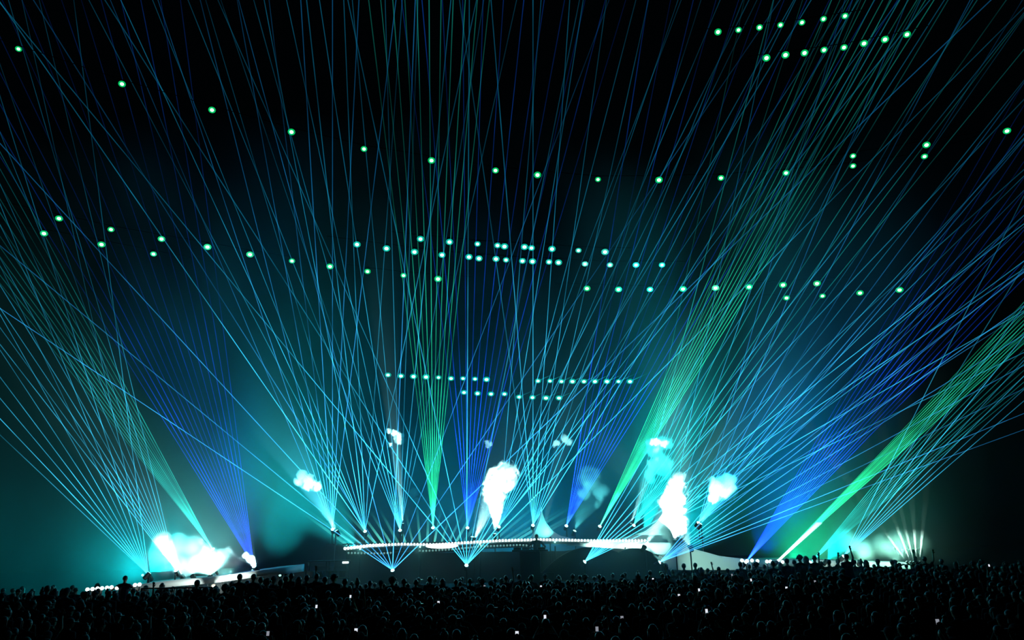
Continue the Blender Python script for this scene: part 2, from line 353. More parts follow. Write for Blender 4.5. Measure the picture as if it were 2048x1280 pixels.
# lamp heads on stands, most of them added to brighten haze, smoke and stage
def wash(px, py, Y, tx, ty, TY, energy, color, size, label, blend=0.5, lens='cyan', sc=0.9, group=None, radius=0.05):
    p = P(px, py, Y); t = P(tx, ty, TY); gzp = gz(p.x, p.y)
    th = empty('shaft_or_fill_light', (p.x, p.y, gzp), label, 'stage light', group)
    q = (t - p).normalized().to_track_quat('Z', 'Y'); off = p - th.location
    for nm, me in (('housing', FH), ('lens', LENS[lens])):
        o = new_obj(nm, me, th); o.location = off - q @ Vector((0, 0, 0.16)) * sc; o.rotation_mode = 'QUATERNION'; o.rotation_quaternion = q; o.scale = (sc,)*3
    bm = bmesh.new(); tube(bm, (0, 0, 0), (0, 0, off.z - 0.2), 0.035, seg=8); box(bm, (0, 0, 0.03), (0.5, 0.5, 0.06), 0.01); finish(bm, 'stand', M['steel'], th, False)
    spot('spot_lamp', p, t, energy, color, size, blend, radius, th)
    return th
CY = (0.06, 0.80, 1.0); TE = (0.01, 0.72, 0.74); BL = (0.01, 0.10, 1.0); WH = (0.70, 1.0, 0.92); GR = (0.02, 1.0, 0.35); SK = (0.02, 0.45, 1.0)
wg = 'wash lights around the stage'  # mostly added lights; the wide ones here make the haze glow
wash(560, 1150, 62, 575, 800, 47, 80000, (0.002, 0.42, 0.48), 40, 'added teal haze light far behind the left end of the deck', 1.0, group=wg)
wash(715, 1104, 44, 600, 960, 43, 26000, TE, 70, 'added teal haze light at the left tip of the glowing deck', 1.0, group=wg)
wash(1000, 1120, 64, 1010, 820, 46, 80000, (0.001, 0.23, 0.42), 75, 'added blue haze light far behind the deck centre', 1.0, group=wg)
wash(1360, 1115, 62, 1390, 820, 45, 105000, (0.002, 0.42, 0.50), 50, 'added blue green haze light far behind the tall smoke column', 1.0, group=wg)
wash(505, 1140, 62, 450, 850, 47, 60000, (0.001, 0.06, 0.85), 26, 'added blue haze light far behind the left wing', 1.0, group=wg)
wash(1520, 1125, 62, 1570, 950, 47, 60000, (0.001, 0.05, 0.9), 24, 'added blue haze light far behind the right wing', 1.0, group=wg)
wash(285, 1150, 60, 215, 1040, 46, 30000, (0.002, 0.42, 0.46), 50, 'added teal haze light far behind the left smoke bank', 1.0, group=wg)
wash(1590, 1120, 60, 1620, 1060, 46, 40000, (0.005, 0.8, 0.35), 26, 'added green haze light far behind the right wing', 1.0, group=wg)
for k in range(26):
    x = 694 + 14.6 * k; sl_ = (x - 850) / 105.0; y0_ = 1090 - min(k, 12) * 0.6
    projector(x, y0_, 42.5, 'ray', [sl_ * (1 + 0.04 * ((k * 7) % 5 - 2))], f'{(ordn + more)[k]} from the left of the narrow lights added for short rays behind the deck', 'added narrow lights behind the deck', 1.0, lens='cyan', scale=0.3, rpx=2.4, cut=95, pole_to=DECK_Z)  # fixtures added to carry the rays, which are glowing tubes
for k, (x, yy) in enumerate(((720, 1098), (840, 1094), (960, 1088), (1110, 1084), (1250, 1086))):
    wash(x, yy, 38.2, 1024 + (x - 1000) * 1.8, 1230, 15, 130, (0.25, 1.0, 0.9), 95, f'{["first","second","third","fourth","fifth"][k]} from left of the added white lights on the deck facing the crowd', 0.8, group='added white lights facing the crowd', sc=0.4, radius=0.02)  # added spots give the crowd the rim light of the bulb row

# ------------------------------------------------------------------ stage
def ribbon(name, path, prof, m, parent=None):
    # sweeps a closed (depth, height) profile along a path of points; profile may scale per point
    bm = bmesh.new(); rings = []
    for i, (p, k) in enumerate(path):
        rings.append([bm.verts.new((p.x, p.y + a * k, p.z + b * k)) for a, b in prof])
    n = len(prof)
    for i in range(len(rings) - 1):
        for j in range(n): bm.faces.new((rings[i][j], rings[i][(j+1) % n], rings[i+1][(j+1) % n], rings[i+1][j]))
    bm.faces.new(rings[0][::-1]); bm.faces.new(rings[-1])
    return finish(bm, name, m, parent)
def interp(pts, n):
    out = []
    ds = [0]
    for a, b in zip(pts, pts[1:]): ds.append(ds[-1] + math.hypot(b[0]-a[0], b[1]-a[1]))
    for i in range(n):
        t = ds[-1] * i / (n - 1)
        k = max(j for j in range(len(ds)-1) if ds[j] <= t + 1e-9); u = (t - ds[k]) / (ds[k+1] - ds[k])
        out.append(tuple(pts[k][c] + (pts[k+1][c] - pts[k][c]) * u for c in range(len(pts[k]))))
    return out
# deck: a thin curved platform seen edge-on, with a row of round bulbs along its lip
deck_line = [(690, 1097), (740, 1091), (800, 1088), (870, 1089), (930, 1085), (1000, 1081), (1080, 1079), (1180, 1081), (1290, 1081)]
dl = interp(deck_line, 60)
def deckY(px): return 40.0 - 1.6 * (1 - ((px - 990) / 300.0) ** 2)
dk = empty('stage_deck', (P(990, 1100, 40).x, 40, gz(0, 40)), 'long thin curved white deck with a row of glowing round bulbs', 'stage')
def loc_path(line, dy=0.0, k=lambda t: 1.0):
    out = []
    for i, (px, py) in enumerate(line):
        p = P(px, py, deckY(px)) ; p.z += dy; out.append((p - dk.location, k(i / (len(line) - 1))))
    return out
ribbon('platform', loc_path(dl, -0.10, lambda t: 0.35 + 0.65 * math.sin(math.pi * min(1, t * 3) / 2)), [(0, 0.06), (0.1, -0.02), (3.2, -0.10), (6, 0.0), (6, 0.12), (3.2, 0.10)], M['white'], dk)
lowline = [(697, 1106), (760, 1107), (830, 1103), (900, 1099), (960, 1093), (1040, 1090), (1066, 1092)]
ribbon('underside', loc_path(interp(lowline, 30), -0.12), [(0.3, 0.0), (0.3, 0.22), (2.5, 0.25), (5, 0.05), (2.5, 0.0)], M['steel'], dk)
for px in (720, 840, 960, 1080, 1200, 1280):
    p = P(px, 1095, 41.5) - dk.location; bm = bmesh.new(); tube(bm, (p.x, p.y, 0.0), (p.x, p.y, p.z), 0.12, seg=10); finish(bm, 'support', M['black'], dk)
bm = bmesh.new(); ball(bm, (0, 0, 0), 1, sub=2); bme = bpy.data.meshes.new('bulb'); bm.to_mesh(bme); bm.free()
for p_ in bme.polygons: p_.use_smooth = True
bme2 = bme.copy(); bme.materials.append(M['bulb']); bme2.materials.append(M['bulb_reflect'])
for i, (px, py) in enumerate(interp(deck_line, 96)):
    p = P(px, py, deckY(px) - 0.06); b = new_obj('bulb', bme, dk); b.location = p - dk.location; r = 0.060 if px > 770 else 0.078; b.scale = (r, r, r)
lr = empty('bulb_reflection', P(880, 1106, 38.4), 'faint reflection of the bulb row under the lip, made of dim glowing balls', 'lights')  # lower reflection of the deck bulbs, painted as dim glowing balls
ribbon('rail', [(P(px, py + 2, deckY(px) - 0.25) - lr.location, 1) for px, py in interp(lowline, 30)], [(0, 0), (0.06, 0), (0.06, 0.05), (0, 0.05)], M['steel'], lr)
for i, (px, py) in enumerate(interp(lowline, 58)):
    if 782 < px < 836: continue
    b = new_obj('bulb', bme2, lr); b.location = P(px, py, deckY(px) - 0.3) - lr.location; b.scale = (0.05,) * 3
fp = P(884, 1092, 37.9); fe = empty('glow_oval', (fp.x, 37.9, fp.z - 0.25), 'glowing white oval added for the bright patch on the deck lip, left of centre', 'stage light')  # glowing oval added for the white patch of light on the deck
bm = bmesh.new(); ball(bm, (0, 0, 0.25), 1, 0.80, 0.12, 0.12, 3); finish(bm, 'lens', M['bulb'], fe)
bm = bmesh.new(); box(bm, (0, 0.14, 0.22), (1.3, 0.12, 0.16), 0.02); finish(bm, 'housing', M['housing'], fe, False)
# white sculpted curve: cusp, hollow, sail
def prism(name, pts, Y0, Y1, m, parent, bev=0.05, shift=None):
    bm = bmesh.new(); A = [P(px, py, Y0) - parent.location for px, py in pts]
    va = [bm.verts.new(a) for a in A]; vb = [bm.verts.new((a.x, a.y + (Y1 - Y0), a.z)) for a in A]
    n = len(pts); bm.faces.new(va); bm.faces.new(vb[::-1])
    for i in range(n): bm.faces.new((va[i], vb[i], vb[(i+1) % n], va[(i+1) % n]))
    bmesh.ops.recalc_face_normals(bm, faces=bm.faces)
    if bev: bmesh.ops.bevel(bm, geom=bm.edges[:], offset=bev, segments=2, affect='EDGES', clamp_overlap=True)
    return finish(bm, name, m, parent, False)
sc_ = empty('stage_curve', (P(1200, 1090, 40.5).x, 40.5, gz(5, 40)), 'white sculpted stage wall sweeping up in a U from a pointed tip', 'stage')
prism('pointed_tip', [(1083, 1012), (1085, 1026), (1091, 1043), (1103, 1060), (1120, 1071), (1145, 1077), (1180, 1079), (1180, 1084), (1058, 1086), (1066, 1068), (1075, 1046), (1080, 1028)], 40.6, 42.0, M['white'], sc_)
prism('sail', [(1176, 1079), (1230, 1078), (1262, 1073), (1290, 1063), (1312, 1046), (1328, 1024), (1340, 1000), (1356, 1000), (1366, 1040), (1374, 1085), (1374, 1094), (1176, 1085)], 40.6, 42.6, M['white'], sc_)
prism('ramp', [(1130, 1090), (1180, 1084), (1374, 1086), (1376, 1094), (1350, 1110), (1318, 1109), (1260, 1098), (1190, 1095)], 39.4, 40.5, M['white'], sc_)
prism('skirt', [(1374, 1094), (1440, 1112), (1505, 1120), (1505, 1140), (1330, 1140), (1322, 1112)], 40.2, 41.2, M['white'], sc_)
fa = empty('haze_block', (P(1000, 1100, 41).x, 41.2, gz(0, 41.2)), 'dark sheet added below the long deck to block the lit haze', 'stage')
prism('cloth', [(692, 1103), (760, 1103), (860, 1106), (960, 1104), (1130, 1102), (1180, 1096), (1340, 1096), (1340, 1160), (692, 1170)], 41.2, 41.35, M['black'], fa, 0.02)  # dark sheet added to block lit haze and darken the area below
# black humps below
hm = empty('stage_mound', (P(1180, 1110, 39).x, 39, gz(4, 39)), 'dark rounded humps in front of the white curve', 'stage')
for nm, c in (('left_hump', (1080, 1292, 1094, 1150)), ('right_hump', (1196, 1345, 1096, 1150))):
    x0, x1, yt, yb = c; pts = []
    for i in range(25):
        t = i / 24; pts.append((x0 + (x1 - x0) * t, yt + (yb - yt) * (abs(2 * t - 1) ** 2.2)))
    pts += [(x1, 1160), (x0, 1160)]
    prism('hump', pts, 37.6 if nm[0] == 'l' else 37.75, 38.3, M['black'], hm, 0.03)
# wings
def wing(name, label, top, Y, depth, thick):
    e = empty(name, (P(top[0][0], top[0][1], Y).x, Y, 0.3), label, 'stage')
    ribbon('platform', [(P(px, py, Y) - e.location, 1) for px, py in interp(top, 24)], [(0, 0), (0, -thick), (depth, -thick), (depth, 0.1)], M['white'], e)
    for px, py in interp(top, 6):
        p = P(px, py, Y + 0.8) - e.location; bm = bmesh.new(); tube(bm, (p.x, p.y, -0.25), (p.x, p.y, p.z - thick), 0.06, seg=8); finish(bm, 'leg', M['steel'], e)
    return e
wing('stage_wing', 'white curved side deck under the smoke on the left', [(255, 1172), (330, 1163), (430, 1154), (520, 1141), (572, 1136)], 35.0, 3.0, 0.25)
wing('stage_wing', 'white side deck behind the crowd on the right', [(1400, 1121), (1500, 1122), (1640, 1121), (1760, 1124), (1850, 1127)], 41.0, 3.0, 0.3)
# DJ table
dj = empty('dj_table', (P(1060, 1110, 36.9).x, 36.9, gz(1, 36.9)), 'dark equipment table in front of the performer', 'table')
zt = P(1060, 1101, 36.9).z - dj.location.z
bm = bmesh.new(); box(bm, (0, 0, zt), (1.7, 0.8, 0.07), 0.02); finish(bm, 'table_top', M['black'], dj, False)
bm = bmesh.new(); box(bm, (0, 0.05, (zt - 0.04) / 2), (0.95, 0.6, zt - 0.06), 0.02); finish(bm, 'front_panel', M['black'], dj, False)
for k, x in enumerate((-0.6, -0.2, 0.55)):
    bm = bmesh.new(); box(bm, (x, -0.1, zt + 0.09), (0.36, 0.4, 0.1), 0.015); tube(bm, (x, -0.1, zt + 0.14), (x, -0.1, zt + 0.155), 0.12, seg=20); finish(bm, 'deck_player', M['housing'], dj, False)
# side equipment rack, left of the deck
rk = empty('equipment_rack', (P(655, 1140, 38.5).x, 38.5, gz(0, 38.5)), 'dim equipment rack with a short bright light strip left of the deck', 'rack')
zt2 = P(655, 1122, 38.5).z - rk.location.z
bm = bmesh.new()
for x in (-1.0, 0.0, 1.0):
    for y in (-0.3, 0.3): tube(bm, (x, y, 0), (x, y, zt2), 0.03, seg=8)
for z in (zt2, zt2 * 0.66, zt2 * 0.33): box(bm, (0, 0, z), (2.1, 0.7, 0.05), 0.01)
finish(bm, 'frame', M['steel'], rk, False)
for k in range(5):
    bm = bmesh.new(); box(bm, (-0.8 + 0.4 * k, 0, zt2 * 0.66 + 0.2), (0.3, 0.5, 0.3), 0.02); finish(bm, 'amplifier', M['housing'], rk, False)
p = P(691, 1125, 38.1) - rk.location
bm = bmesh.new(); box(bm, p, (0.30, 0.05, 0.09), 0.015); finish(bm, 'light_strip', M['bulb'], rk, False)

# fog bursts lit by added spots standing in for the laser light
smoke('smoke_burst', [(990, 1014, 42, 20), (986, 986, 42, 25), (1000, 960, 42, 26), (1014, 946, 42, 22), (996, 1038, 42, 13), (973, 1002, 42, 15), (1022, 968, 42, 14)], 3.0, 'white upright burst of smoke above the middle of the deck', 'smoke bursts above the deck', 0.19, 1, 0.3, 1.25)
smoke('smoke_burst', [(1356, 950, 40.1, 13), (1352, 972, 40.1, 18), (1350, 995, 40.1, 22), (1348, 1020, 40.1, 22), (1350, 1045, 40.1, 23), (1350, 1068, 40.1, 26), (1330, 1000, 40.1, 14), (1334, 1064, 39.9, 16), (1366, 1068, 39.9, 15), (1350, 1084, 39.3, 12)], 2.5, 'tall white column of smoke at the right end of the deck', 'smoke bursts above the deck', 0.25, 2)
smoke('smoke_burst', [(1440, 975, 40, 24), (1455, 965, 40, 18), (1428, 995, 40, 14), (1460, 985, 40, 16), (1425, 960, 40, 10)], 1.2, 'blue white smoke puff right of the tall column', 'smoke bursts above the deck', 0.35, 3)
smoke('smoke_burst', [(603, 952, 40, 12), (618, 965, 40, 15), (636, 972, 40, 10), (598, 964, 40, 10)], 1.8, 'small blue white smoke puff, leftmost above the deck', 'smoke bursts above the deck', 0.22, 4)
smoke('smoke_burst', [(1112, 886, 42, 10), (1130, 876, 42, 11), (1140, 885, 42, 8)], 1.1, 'small pale smoke puff high above the pointed white tip', 'smoke bursts above the deck', 0.3, 5)
smoke('smoke_burst', [(975, 888, 42, 9)], 1.2, 'tiny pale smoke puff above the white upright burst', 'smoke bursts above the deck', 0.2, 6)
smoke('smoke_burst', [(1180, 960, 42, 26), (1200, 985, 42, 18), (1170, 985, 42, 15), (1195, 1010, 42, 10)], 0.22, 'dim grey smoke cloud over the hollow of the white curve', 'smoke bursts above the deck', 0.4, 7)
smoke('smoke_burst', [(828, 985, 42, 10), (834, 1000, 42, 6), (800, 880, 42, 12)], 0.5, 'faint wisp of smoke left of the upright green fan', 'smoke bursts above the deck', 0.3, 8)
smoke('smoke_burst', [(1320, 930, 43, 26), (1310, 900, 43, 22), (1330, 885, 43, 18), (1300, 950, 43, 16)], 0.35, 'cyan smoke cloud drifting left from the tall column', 'smoke bursts above the deck', 0.45, 9)
wash(950, 1076, 39.6, 1000, 958, 42, 40000, (0.45, 1.0, 0.95), 26, 'added white light on the deck aimed at the central smoke burst', 0.3, group=wg)
wash(990, 1066, 42, 995, 960, 42, 26000, (0.45, 1.0, 0.95), 34, 'added white light close under the central smoke burst', 0.3, group=wg)
wash(1290, 1092, 37.6, 1352, 990, 40.1, 60000, (0.45, 1.0, 0.95), 20, 'added white light left of the tall smoke column', 0.3, group=wg)
wash(1380, 1092, 38.0, 1352, 1030, 40.1, 40000, (0.45, 1.0, 0.95), 36, 'added white light right of the tall smoke column', 0.3, group=wg)
wash(1350, 1078, 39.9, 1352, 980, 40.1, 40000, (0.45, 1.0, 0.95), 60, 'added white light under the tall smoke column', 0.3, group=wg)
wash(1402, 1046, 40.4, 1442, 975, 40, 60000, (0.04, 0.5, 1.0), 34, 'added sky blue light under the smoke puff right of the column', 0.3, group=wg)
wash(672, 1060, 40.2, 618, 965, 40, 42000, (0.12, 0.75, 1.0), 24, 'added light blue light under the leftmost smoke puff', 0.3, group=wg)
wash(1085, 1070, 43, 1125, 882, 42, 16000, (0.35, 1.0, 0.95), 12, 'added white light behind the pointed tip', 0.3, group=wg)
wash(945, 1072, 43, 975, 888, 42, 9000, (0.4, 0.9, 1.0), 8, 'added pale light left of the central smoke burst', 0.3, group=wg)
wash(1290, 1070, 43.5, 1320, 915, 43, 30000, (0.01, 0.9, 0.85), 40, 'added cyan light behind the right end of the curve', 0.4, group=wg)
wash(1150, 1060, 43, 1185, 975, 42, 4000, (0.1, 0.8, 0.8), 50, 'added dim light in the hollow of the white curve', 0.4, group=wg)

smoke('smoke_burst', [(776, 862, 42, 6), (789, 866, 42, 7), (801, 872, 42, 8), (779, 890, 42, 6)], 2.0, 'three small bright smoke marks above the cyan fan, left of the green one', 'smoke bursts above the deck', 0.12, 14)
wash(806, 1046, 41.8, 789, 868, 42, 60000, (0.4, 1.0, 1.0), 9, 'added narrow light aimed at the three small smoke marks', 0.2, group=wg, sc=0.5)
smoke('smoke_burst', [(1300, 884, 42, 8), (1314, 884, 42, 8), (1328, 887, 42, 8), (1340, 890, 42, 7)], 2.0, 'row of small white smoke marks at the top of the cyan cloud', 'smoke bursts above the deck', 0.13, 15)
wash(1262, 1046, 41.8, 1318, 886, 42, 60000, (0.4, 1.0, 1.0), 12, 'added narrow light aimed at the row of small white smoke marks', 0.2, group=wg, sc=0.5)
# banks of smoke on the wings, cut by hard shafts and brightened by added flood lights
smoke('smoke_bank', [(400, 1128, 36.6, 30), (440, 1128, 36.6, 32), (360, 1135, 36.6, 26), (412, 1105, 36.6, 22), (400, 1085, 36.6, 11), (470, 1138, 36.6, 22), (330, 1142, 36.6, 20), (335, 1105, 36.6, 32), (305, 1120, 36.6, 30), (355, 1088, 36.6, 28), (385, 1092, 36.6, 24), (322, 1085, 36.6, 22), (500, 1148, 36.6, 16)], 0.9, 'blown out white and cyan bank of smoke on the left wing', None, 0.5, 11, 0.7, 0.5)
wash(362, 1148, 36.4, 325, 1078, 36.6, 22000, (0.5, 1.0, 1.0), 24, 'white light throwing a shaft up the left smoke bank', 0.1, group=wg)
wash(420, 1150, 36.2, 415, 1110, 36.6, 4500, (0.3, 1.0, 0.95), 120, 'added white flood light under the left smoke bank', 0.5, group=wg)
wash(462, 1150, 36.2, 440, 1110, 36.6, 2600, (0.3, 1.0, 0.9), 120, 'added white flood light at the inner end of the left smoke bank', 0.5, group=wg)
wash(385, 1150, 36.0, 372, 1120, 36.6, 900, (0.35, 1.0, 1.0), 100, 'added white flood light in the middle of the left smoke bank', 0.5, group=wg)
wash(300, 1145, 36.0, 350, 1090, 36.8, 6000, (0.0, 0.9, 0.95), 100, 'added cyan flood light at the outer end of the left smoke bank', 0.5, group=wg)
wash(432, 1142, 36.3, 397, 1073, 36.6, 9000, (0.5, 1.0, 0.95), 9, 'added small white light under the mint green fan', 0.5, group=wg, sc=0.5)
smoke('smoke_bank', [(500, 1118, 36.5, 9), (508, 1127, 36.5, 7), (492, 1111, 36.5, 7)], 2.2, 'small white knot of smoke at the foot of the left blue fan', None, 0.2, 12)
wash(512, 1136, 36.3, 500, 1117, 36.5, 2500, (0.5, 0.9, 1.0), 50, 'added white light at the foot of the left blue fan', 0.4, group=wg)
smoke('smoke_bank', [(1660, 1090, 40, 26), (1690, 1080, 40, 30), (1730, 1100, 40, 26), (1765, 1092, 40, 28), (1800, 1088, 40, 32), (1835, 1085, 40, 28), (1640, 1105, 40, 20)], 0.5, 'pale green white bank of smoke on the right wing', None, 0.9, 13, 1.0, 0.28)
wash(1720, 1122, 39.2, 1730, 1095, 40, 1300, (0.35, 1.0, 0.75), 110, 'added pale flood light under the middle of the right smoke bank', 0.8, group=wg)
wash(1790, 1122, 39.2, 1795, 1095, 40, 1100, (0.35, 1.0, 0.75), 110, 'added pale flood light under the outer part of the right smoke bank', 0.8, group=wg)
wash(1655, 1120, 39.6, 1690, 1080, 40, 2500, (0.0, 0.8, 0.85), 70, 'added cyan flood light under the right smoke bank', 0.8, group=wg)
for k, (bx, by, tx, ty) in enumerate([(1812, 1122, 1773, 1068), (1820, 1122, 1797, 1062), (1827, 1122, 1811, 1058), (1833, 1122, 1828, 1058), (1839, 1122, 1845, 1060)]):
    wash(bx, by, 39.6, tx, ty, 40.0, 14000, (0.6, 1.0, 0.85), 5.5, ['first', 'second', 'third', 'fourth', 'last'][k] + ' from the left of five narrow white lights on the right wing', 0.05, group='narrow white lights fanned on the right wing', sc=0.5, radius=0.01)

# ------------------------------------------------------------------ lamps hung from cables under the sky
CAN = 18.5
rows = [
 ('long curved row across the upper sky', 'green', [(37, 98), (244, 168), (424, 220), (583, 264), (728, 298), (863, 321), (991, 341), (1075, 350), (1196, 359), (1318, 360), (1442, 356), (1572, 346), (1706, 332), (1849, 313), (2014, 262)]),
 ('top right row', 'green', [(1436, 64), (1477, 60), (1519, 55), (1561, 50), (1604, 45), (1647, 38), (1690, 32)]),
 ('second top right row', 'green', [(1533, 116), (1571, 110), (1609, 106), (1648, 100), (1688, 95), (1728, 87), (1770, 79), (1814, 69)]),
 ('left descending row', 'green', [(118, 437), (222, 459), (323, 478), (415, 494), (500, 509), (584, 522), (660, 533), (735, 543), (807, 551), (876, 558)]),
 ('short far left row', 'green', [(88, 467), (203, 489), (307, 508)]),
 ('middle row', 'cyan', [(714, 489), (773, 497), (829, 504), (884, 510), (938, 514), (992, 518), (1045, 522), (1098, 524), (1117, 525)]),
 ('upper middle row', 'cyan', [(841, 478), (899, 484), (955, 488), (1009, 493), (1063, 496), (1104, 498), (1157, 501), (1210, 504)]),
 ('lower middle row', 'cyan', [(958, 517), (1012, 520), (1065, 523), (1170, 528), (1220, 530), (1272, 530), (1324, 530)]),
 ('small pair row', 'cyan', [(995, 491), (1049, 494)]),
 ('right level row', 'green', [(1174, 577), (1237, 579), (1300, 579), (1366, 578), (1431, 576), (1498, 574), (1566, 570), (1634, 567)]),
 ('lower right row', 'green', [(1573, 596), (1645, 592), (1720, 586), (1799, 580)]),
 ('low left row', 'cyan', [(776, 750), (802, 752), (827, 753), (852, 754), (877, 755), (902, 757), (926, 757), (950, 758), (973, 759)]),
 ('lowest centre row', 'cyan', [(928, 785), (955, 787), (982, 788), (1009, 788), (1038, 794), (1065, 795), (1092, 796), (1118, 796)]),
 ('low right row', 'cyan', [(1076, 762), (1100, 762), (1123, 763), (1145, 763), (1168, 763), (1190, 763), (1214, 763), (1237, 763), (1260, 763)]),
 ('pair above the upper right', 'green', [(1706, 312), (1853, 290)]),
]
ordn = ['first', 'second', 'third', 'fourth', 'fifth', 'sixth', 'seventh', 'eighth', 'ninth', 'tenth', 'eleventh', 'twelfth', 'thirteenth', 'fourteenth', 'fifteenth']
for rn, ck, pts in rows:
    ps = [PZ(px, py, CAN - (0.0 if py < 600 else 0.3)) for px, py in pts]
    ks = []
    for i, p in enumerate(ps):
        D = (p - CAM).dot(_f); rpx = random.uniform(3.3, 4.3)
        k = rpx * D / F / 0.11; ks.append(k)
        e = empty('hanging_lamp', p, f'{ordn[i]} {"green white" if ck == "green" else "cyan white"} lamp from the left in the {rn}', 'lamp', 'lamps in the ' + rn)
        q = (Vector((0, 30, 0)) * 0 + CAM - p).normalized()
        q = Vector((q.x * 0.5, q.y * 0.5, -0.75)).normalized().to_track_quat('Z', 'Y')
        for nm, me in (('housing', FH), ('lens', LENS[ck]), ('halo_ring', HALO[ck])):
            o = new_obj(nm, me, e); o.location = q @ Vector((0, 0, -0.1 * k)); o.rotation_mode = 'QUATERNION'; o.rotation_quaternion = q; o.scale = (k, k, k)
        o = new_obj('yoke', FY, e); o.scale = (k, k, k)
        if rn in ('low right row', 'lowest centre row') and pts[i][0] > 1030:
            t = P(pts[i][0] + 46, pts[i][1] - 21, p.y - 1.0); d = t - p
            b = new_obj('beam', UB['teal'], e); b.rotation_mode = 'QUATERNION'; b.rotation_quaternion = d.to_track_quat('Z', 'Y'); b.scale = (0.028, 0.028, d.length); b.color = (1, 1, 1, 0.5)
    bm = bmesh.new(); up = Vector((0, 0, 0.26 * (4.6 * ((ps[0] - CAM).dot(_f)) / F / 0.11)))
    tops = [p + Vector((0, 0, 0.26 * kk)) for p, kk in zip(ps, ks)]
    ext = [tops[0] * 2 - tops[1]] + tops + [tops[-1] * 2 - tops[-2]]
    for a, b in zip(ext, ext[1:]): tube(bm, a, b, 0.012, seg=6)
    c = finish(bm, 'suspension_cable', M['rope']); tag(c, f'thin dark cable carrying the lamps of the {rn}', 'cable')
# the halo of each lamp is its glowing ring, not scattered light

